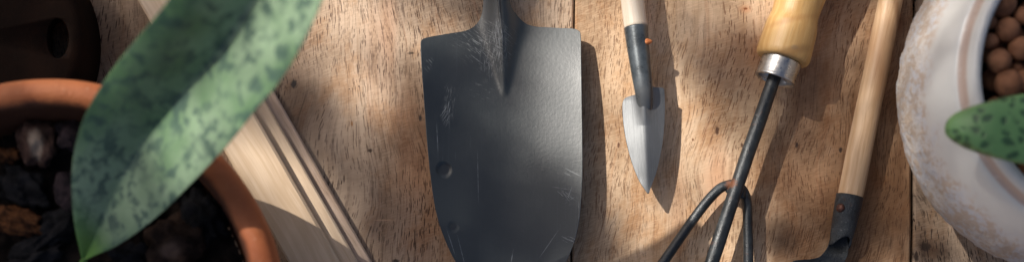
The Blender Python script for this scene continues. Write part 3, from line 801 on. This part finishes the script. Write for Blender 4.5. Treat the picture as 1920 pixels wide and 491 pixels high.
rock('pebble', 330, 455, .081, 52, 50, 26, M['brown_stone'], 'large dim brown stone with a tan patch on the soil right of the leaf base', 'stone', G, 3, .4, .6)
rock('pebble', 128, 360, .080, 26, 40, 22, M['purple_stone'], 'purplish grey stone half hidden behind the lower left edge of the leaf', 'stone', G, 12, .2, .25)
rock('bark_chip', 36, 415, .081, 52, 24, 20, M['orange_bark'], 'rusty orange crumbly bark piece on the dark soil at the left', 'bark', G, 4, R(-12), .5, 4, 1.8)
rock('bark_chip', 14, 292, .080, 22, 14, 14, M['orange_bark'], 'tiny orange bark crumb on the soil left of the cream-veined stone', 'bark', G, 5, 0, .6, 4, 1.8)
rock('bark_chip', 95, 440, .080, 62, 26, 20, M['dark_bark'], 'long black bark chip slanting on the soil beside the orange bark', 'bark', G, 6, R(35), .75, 4, 1.5)
rock('bark_chip', 60, 485, .080, 55, 24, 20, M['dark_bark'], 'black bark chip on the soil at the bottom edge left of the leaf base', 'bark', G, 7, R(28), .75, 4, 1.5)
rock('bark_chip', 40, 350, .079, 44, 30, 18, M['dark_bark'], 'blackish bark chip on the soil between the cream-veined stone and the orange bark', 'bark', G, 8, R(-30), .75, 4, 1.5)
rock('bark_chip', 385, 400, .079, 36, 46, 20, M['dark_bark'], 'black bark chip on the soil right of the large brown stone', 'bark', G, 9, R(20), .75, 4, 1.5)
rock('bark_chip', 250, 486, .079, 40, 24, 20, M['dark_bark'], 'black bark chip on the soil between the leaf base and the large brown stone', 'bark', G, 10, R(10), .75, 4, 1.5)
rock('bark_chip', 355, 352, .078, 30, 18, 16, M['dark_bark'], 'small black bark chip on the soil under the right side of the leaf', 'bark', G, 11, R(40), .75, 4, 1.5)

# ------------------------------------------------------------------ dark pot upturned at the top left
def build_dark_pot():
    zt = 0.028; c = W(-72, 68, zt)
    t = thing('upturned_pot', 'dark brown clay pot standing upside down with an oval drainage hole in its round base', 'flowerpot', (c.x, c.y, 0))
    Rt = 225*S*(H-zt)/H
    prof = [(0.002, zt), (Rt-0.012, zt), (Rt-0.004, zt-0.0003), (Rt-0.0014, zt-0.0012), (Rt, zt-0.004), (Rt+0.0005, 0.014), (Rt+0.001, 0.0), (Rt-0.0015, 0.0), (Rt-0.0035, zt-0.007), (0.002, zt-0.006)]
    V, F = lathe((c.x, c.y), prof, 120)
    body = link_mesh('body', V, F, M['dark_clay'], t)
    # drainage holes cut through the foot
    h0 = W(108, 72, zt); hd = math.hypot(h0.x-c.x, h0.y-c.y); a0 = math.atan2(h0.y-c.y, h0.x-c.x)
    cuts = []
    for k in range(3):
        a = a0 + k*2*math.pi/3; hx, hy = c.x+hd*math.cos(a), c.y+hd*math.sin(a)
        bm = bmesh.new(); ring = []
        for lev in (-0.02, 0.02):
            ring.append([bm.verts.new((hx + math.cos(q/28*2*math.pi)*0.0050*math.cos(a-a0) - math.sin(q/28*2*math.pi)*0.0090*math.sin(a-a0),
                                       hy + math.cos(q/28*2*math.pi)*0.0050*math.sin(a-a0) + math.sin(q/28*2*math.pi)*0.0090*math.cos(a-a0), zt+lev)) for q in range(28)])
        for q in range(28): bm.faces.new((ring[0][q], ring[0][(q+1) % 28], ring[1][(q+1) % 28], ring[1][q]))
        bm.faces.new(ring[0]); bm.faces.new(ring[1])
        bmesh.ops.recalc_face_normals(bm, faces=bm.faces)
        me = bpy.data.meshes.new('cut'); bm.to_mesh(me); bm.free(); co = bpy.data.objects.new('cut', me); C.objects.link(co); cuts.append(co)
        md = body.modifiers.new('hole', 'BOOLEAN'); md.object = co; md.solver = 'EXACT'
    bpy.context.view_layer.update()
    dg = bpy.context.evaluated_depsgraph_get()
    me = bpy.data.meshes.new_from_object(body.evaluated_get(dg)); body.modifiers.clear(); body.data = me
    for co in cuts: bpy.data.objects.remove(co)
build_dark_pot()

# ------------------------------------------------------------------ snake plant with its big leaf
def build_leaf():
    t = thing('snake_plant', 'snake plant with one huge mottled green leaf rising from the terracotta pot', 'plant', W(155, 486, 0.076))
    L = [(154, 488), (148, 462), (141, 430), (136, 390), (134, 340), (138, 290), (151, 238), (172, 190), (204, 140), (244, 88), (286, 38), (322, -8), (372, -80), (430, -170), (490, -260), (540, -320), (575, -340)]
    Rr = [(158, 488), (178, 478), (215, 462), (258, 434), (305, 396), (350, 352), (395, 306), (435, 262), (476, 210), (520, 158), (556, 104), (588, 40), (612, -20), (628, -100), (630, -190), (612, -280), (585, -338)]
    def zc(s): return interp(s, [0, .2, .45, .7, 1], [.083, .106, .136, .166, .195])
    def zf(x, y, u, tt):
        # midrib sits right of the middle of the leaf as the photo shows it
        um = interp(tt, [0, .15, .3, .6, 1], [0.0, -0.02, 0.02, 0.06, 0.0])
        q = (u-um)/(1-um) if u > um else (um-u)/(1+um)
        wfac = math.sin(min(1, tt*1.3+.02)*math.pi/2)
        wid = interp(tt, [0, .1, .3, .6, .85, 1], [0.001, .012, .024, .027, .022, .001])
        slope = 0.80 if u > um else 0.78
        v = (math.sqrt(q*q+0.0012)-0.0346)
        z = zc(tt) + wid*slope*v*(1 - 0.25*q*q) + 0.0012*wfac*mnoise.noise(Vector((tt*5, u*1.5, 1)))
        return z
    def th(u, tt): return 0.0004 + 0.0022*(1-u*u)
    V, F = sheet(L, Rr, 140, 90, zf, th)
    lf = link_mesh('leaf', V, F, M['leaf'], t)
    for P, nm in ((L, 0), (Rr, 1)):
        pts = catmull([Vector((p[0], p[1], 0)) for p in P], 140); pth = []
        for i, p in enumerate(pts):
            tt = i/139; z = zf(p.x, p.y, 1 if nm else -1, tt); v = W(p.x, p.y, z); v.z -= 0.0003; pth.append(v)
        V, F = tube(pth, 0.00055, 10); link_mesh('leaf_margin', V, F, M['margin'], lf)
    # short sheathing stalk going down into the soil
    a = W(156, 487, .0835); V, F = tube(catmull([a+Vector((.001, .001, .0006)), a+Vector((-.001, -.001, -.004)), a+Vector((-.002, -.003, -.018))], 14), [0.0008+0.0035*i/13 for i in range(14)], 20, True, 0.8)
    link_mesh('stalk', V, F, M['leaf'], t)
build_leaf()

# ------------------------------------------------------------------ white pot, clay balls, spotted leaf
WC = W(2024, 177, 0.05)
def build_white_pot():
    t = thing('white_pot', 'round white glazed pot with rough brown-blotched belly at the right edge', 'flowerpot', (WC.x, WC.y, 0))
    prof = smoothprof([(0.004, 0.0), (0.048, 0.0), (0.056, 0.003), (0.068, 0.016), (0.0780, 0.032), (0.0822, 0.047), (0.0822, 0.058), (0.0802, 0.070), (0.0768, 0.0805), (0.0725, 0.0885), (0.0700, 0.0920)], 7)
    prof += smoothprof([(0.0697, 0.0922), (0.0690, 0.0930), (0.0682, 0.0926), (0.0672, 0.0940), (0.0663, 0.0962), (0.0650, 0.0985), (0.0632, 0.0996), (0.0614, 0.0990), (0.0602, 0.0965), (0.0596, 0.092), (0.0592, 0.080), (0.058, 0.05), (0.05, 0.02), (0.004, 0.015)], 6)
    def rg(a, i, r, z):
        amt = max(0, min(1, (0.082-z)/0.02)) if r > 0.0575 else 0
        p = Vector((math.cos(a)*r, math.sin(a)*r, z))
        d = 0.0004*mnoise.noise(p*30) + amt*(0.0004*mnoise.fractal(p*130, 1, 2, 3) + 0.0003*mnoise.noise(p*420))
        # broken, slightly undercut foot of the rough glaze
        if 0.028 < z < 0.052 and r > .07: d += 0.0008*mnoise.noise(Vector((math.cos(a)*14, math.sin(a)*14, z*300)))
        return d, 0
    prof = [(r_*0.952, z_) for r_, z_ in prof]
    V, F = lathe((WC.x, WC.y), prof, 420, rg)
    link_mesh('body', V, F, M['white_pot'], t)
build_white_pot()

def build_balls():
    zb = 0.090
    vis = [(1880, 6, 27, 'topmost large brown clay ball inside the white pot'), (1856, 42, 14, 'small clay ball against the inner rim between two larger balls'),
           (1890, 56, 22.5, 'round clay ball second from the top beside the inner rim'), (1858, 77, 14.5, 'small clay ball touching the inner rim above the middle balls'),
           (1874, 115, 23.5, 'lit clay ball in the middle of the column along the inner rim'), (1914, 92, 23, 'clay ball at the right edge of the photo beside the middle balls'),
           (1918, 30, 17, 'clay ball near the top right corner of the photo'), (1891, 158, 27, 'largest low clay ball resting just above the spotted green leaf'),
           (1924, 150, 22, 'clay ball cut by the right edge of the photo above the spotted leaf'), (1907, 128, 13, 'dark little clay ball sunk between the bigger ones')]
    placed = []
    proto = None; rnd = random.Random(8)
    def shape(seed):
        bm = bmesh.new(); bmesh.ops.create_icosphere(bm, subdivisions=4, radius=1.0); V = []
        for v in bm.verts:
            p = v.co; d = 1 + 0.10*mnoise.noise(p*1.1+Vector((seed, 0, 0))) + 0.03*mnoise.noise(p*3.5+Vector((0, seed, 0))); V.append(p*d)
        F = [tuple(v.index for v in f.verts) for f in bm.faces]; bm.free()
        return V, F
    def ball(p, r, label, seed):
        V, F = shape(seed); o = link_mesh('clay_ball', [v*r for v in V], F, M['ball']); o.location = p
        tag(o, label, 'clay ball', 'brown clay balls filling the white pot'); placed.append((p, r)); return o
    for i, (x, y, r, lb) in enumerate(vis):
        z = zb - (27-r)*0.00022*0.4
        if r == 13: z -= 0.004
        ball(W(x, y, z), r*S*(H-z)/H, lb, i*3.1)
    for (x, y, r, lb) in ((1846, 8, 12, 'half hidden clay ball under the inner rim at the top of the photo'), (1900, 190, 20, 'clay ball mostly hidden beneath the upper edge of the spotted leaf'), (1866, 196, 15, 'clay ball peeping out where the spotted leaf crosses the inner rim')):
        z = zb-0.004; ball(W(x, y, z), r*S*(H-z)/H, lb, x*.1)
    # the bed of balls behind and beneath them
    cnt = 0; tries = 0
    while cnt < 90 and tries < 6000:
        tries += 1
        a = rnd.random()*2*math.pi; rr = 0.0500*math.sqrt(rnd.random()); r = rnd.uniform(.0042, .0060); z = rnd.choice((0.0765, 0.0875))
        p = Vector((WC.x+rr*math.cos(a), WC.y+rr*math.sin(a), z + rnd.uniform(-.0015, .001)))
        if z > .08 and p.x < W(1935, 100, .09).x: continue
        if z < .08 and p.x > W(1960, 100, .09).x: continue
        if p.x > W(2080, 100, .09).x: continue
        if all((p-q).length > (r+s)*0.9 for q, s in placed):
            low = z < .08
            ball(p, r, 'shaded clay ball of the lower layer glimpsed in the gaps' if low else 'clay ball of the top layer beyond the right edge of the photo', tries*.37); cnt += 1
    # dark fines at the bottom of the bed
    V, F = lathe((WC.x, WC.y), [(0.002, 0.073), (0.0560, 0.073), (0.0560, 0.069), (0.002, 0.069)], 64)
    o = link_mesh('clay_bed', V, F, M['soil']); tag(o, 'dark substrate beneath the brown clay balls in the white pot', 'substrate', None, 'stuff'); origin_to(o, (WC.x, WC.y, .07))
build_balls()

def build_spotted():
    t = thing('spotted_succulent', 'succulent plant with a blunt dark-spotted green leaf reaching over the white rim', 'plant', W(2160, 190, .095))
    # tip first
    L = [(1772, 245), (1776, 254), (1788, 264), (1812, 277), (1845, 289), (1880, 299), (1920, 307), (1975, 312), (2030, 306), (2080, 288), (2120, 262)]
    Rr = [(1772, 237), (1777, 225), (1790, 213), (1812, 203), (1845, 192), (1880, 183), (1920, 176), (1975, 170), (2030, 172), (2080, 182), (2120, 205)]
    def zf(x, y, u, tt):
        zc = interp(tt, [0, .3, .6, 1], [.113, .120, .120, .102])
        f = interp(tt, [0, .05, .2, 1], [.1, .6, 1, 1])
        return zc + 0.0045*f*(1-u*u)**.5 if abs(u) < 1 else zc
    def th(u, tt): return 0.0003 + interp(tt, [0, .06, .2, 1], [.0005, .004, .0085, .0085])*max(0, 1-u*u)**.5
    V, F = sheet(L, Rr, 120, 50, zf, th)
    link_mesh('leaf', V, F, M['spotted'], t)
    a = W(2100, 235, .103); V, F = tube(catmull([a+Vector((-.002, 0, 0)), a+Vector((.006, .002, -.006)), a+Vector((.012, .006, -.022))], 16), [0.0065]*10+[.0075]*6, 24); link_mesh('stem', V, F, M['spotted'], t)
build_spotted()

# ------------------------------------------------------------------ leafy branch above, out of the frame: it throws the dappled shade
def build_branch():
    D = 2.2
    # (photo x, photo y on the table, optical depth of the shade wanted there)
    K = [(-200,-100,2.6),(60,60,2.8),(230,60,1.8),(380,60,1.4),(300,-80,.5),(480,0,.6),(560,-60,0),(620,60,0),(720,60,0),(830,60,0),(950,-60,.6),(1060,30,0),(1160,20,0),(1250,0,.1),
         (980,10,4),(965,45,4.5),(945,70,4),(990,25,4),(940,20,3),(965,110,4.5),(945,95,4.5),(955,150,4),(930,130,3),(985,160,1.5),(1100,110,0),(1130,160,0),(1080,170,0),(1130,60,0),(1070,90,0),
         (1350,20,.1),(1430,-20,.1),(1262,42,1.6),(1300,80,2.6),(1345,125,3),(1400,165,3),(1430,120,2.2),(1380,95,2.2),(1415,195,2.5),(1230,120,0),(1260,190,0),(1310,220,.1),(1370,250,.3),(1330,270,0),(1410,260,.8),(1390,310,.1),
         (540,170,2.2),(590,230,2.2),(575,100,.3),(570,340,.4),(670,150,.05),(740,180,.25),(650,260,1.8),(640,320,2.0),(720,330,2.6),(780,250,1.6),(700,260,1.3),(760,400,2.8),(620,440,0),(650,460,.0),(660,500,.2),(640,400,0),(600,380,0),(700,400,2.4),(710,480,2.4),(780,440,2.5),(700,400,2.2),
         (800,150,.2),(870,160,1.2),(900,220,2.2),(860,330,2.6),(930,380,2.6),(890,100,1.6),(970,210,1.2),(1020,130,.0),(1050,220,0),(1060,290,.1),(1000,290,.9),(1000,400,2.2),(1060,380,1.6),(1050,480,3.4),(930,490,2.4),
         (1110,440,3.4),(1020,340,1.5),(1090,500,3.2),(1000,440,3),
         (1130,330,0),(1130,230,0),(1150,420,1.3),(1130,480,1.8),(1220,400,.15),(1230,470,.4),(1280,330,0),(1300,440,.05),(1380,400,.1),(1400,480,.2),(1440,380,.6),
         (1470,450,2.4),(1530,400,1.4),(1500,300,1.3),(1500,220,1.3),(1530,100,.1),(1550,20,.1),(1600,80,1.0),(1640,40,.9),(1600,200,1.2),(1650,300,.9),(1645,220,.5),(1680,100,.5),(1625,340,.5),(1705,30,.5),(1690,200,1.8),(1730,120,1.8),(1620,440,1.9),(1560,220,1.6),(1600,130,1.4),
         (1700,400,1.8),(1800,480,1.5),(1860,316,1.0),(1877,430,1.2),(1800,200,1.5),(1900,300,1.3),(2000,100,1.5),(2048,388,1.8),(2080,600,3),(2140,600,3),(2000,560,2.0),(2200,300,1.8),(2300,-100,1.5),(1800,-100,.9),(2100,700,2),(1600,650,1.2),
         (150,110,3),(60,60,3),(230,140,2),(536,450,.6),(500,360,.5),(480,420,1.0),(420,400,1.8),(300,300,1.8),(150,300,2.4),(544,600,3),(480,560,3),(640,600,2.6),(620,540,1.0),(400,600,3),(716,647,2.0),(760,600,1.6),(826,632,.5),(798,680,.5),(870,640,.5),
         (930,620,.5),(1000,590,.2),(1086,570,0),(1145,562,0),(1200,540,.0),(1230,600,0),(1300,700,.2),(1040,660,.2),(900,720,.6),(700,800,2),(1000,850,.6),(1200,800,.2),(1400,650,.6)]
    def tau(x, y):
        sw = sv = 0
        for (kx, ky, kv) in K:
            d2 = (kx-x)**2 + (ky-y)**2 + 120
            w_ = 1/d2**1.8; sw += w_; sv += w_*kv
        return max(0.0, sv/sw - 0.15)*1.15
    rnd = random.Random(21)
    base = W(900, 300, 0) + SUNV*D
    t = thing('overhanging_branch', 'leafy tree branch hanging above and beyond the table, dappling the sunlight', 'branch', base + Vector((-0.9, 0.9, 0.1)))
    V = []; F = []
    X0, X1, Y0, Y1 = -450, 2500, -300, 1150
    e1 = SUNV.cross(Vector((0, 0, 1))).normalized(); e2 = SUNV.cross(e1).normalized()
    lw, ll = 0.0040, 0.0078           # half width, half length of one leaf
    area_world = math.pi*0.5*lw*ll*2*0.9
    # leaf area measured on the plane across the sun; the table plane is foreshortened
    apx = area_world/(S*S)/math.sin(R(SUN_EL))
    cell = math.sqrt(apx)*0.5; pts = []
    for gi in range(int((X1-X0)/cell)):
        for gj in range(int((Y1-Y0)/cell)):
            x = X0 + (gi+rnd.random())*cell; y = Y0 + (gj+rnd.random())*cell
            if rnd.random() < 0.25*2.1*tau(x, y)*0.62: pts.append((x, y))
    for (x, y) in pts:
        c = W(x, y, 0) + SUNV*(D + rnd.uniform(-.25, .25))
        a = rnd.random()*2*math.pi; u = e1*math.cos(a)+e2*math.sin(a); v = SUNV.cross(u)
        n_ = (SUNV + Vector((rnd.uniform(-.5, .5), rnd.uniform(-.5, .5), rnd.uniform(-.5, .5)))).normalized()
        u = (u - n_*u.dot(n_)).normalized(); v = n_.cross(u)
        k = rnd.uniform(.75, 1.3); b0 = len(V)
        for (p, q, h) in ((-1, 0, 0), (-.45, .85, .12), (.25, .8, .12), (1.1, 0, -.1), (.25, -.8, .12), (-.45, -.85, .12)):
            V.append(c + u*p*ll*k + v*q*lw*k + n_*h*lw*k)
        F += [(b0, b0+1, b0+2, b0+3), (b0, b0+3, b0+4, b0+5)]
    print('branch leaves', len(pts))
    link_mesh('foliage', V, F, M['tree_leaf'], t, False)
    # limbs: kept where the shade is already dense
    def limb(nm, P, r0, r1):
        pts_ = [W(x, y, 0) + SUNV*(D+dz) for x, y, dz in P]
        VV, FF = tube(catmull(pts_, 30), [r0+(r1-r0)*i/29 for i in range(30)], 10); link_mesh(nm, VV, FF, M['tree_bark'], t)
    limb('limb', [(-1500, 100, .1), (-300, 350, .0), (300, 640, .0), (560, 830, .1)], .016, .004)
    limb('limb', [(-300, 350, .0), (100, 250, .05), (420, 640, -.1), (560, 700, -.1)], .008, .003)
build_branch()

# drop helper props
for o in bpy.data.objects:
    if '_base' in o.keys(): del o['_base']
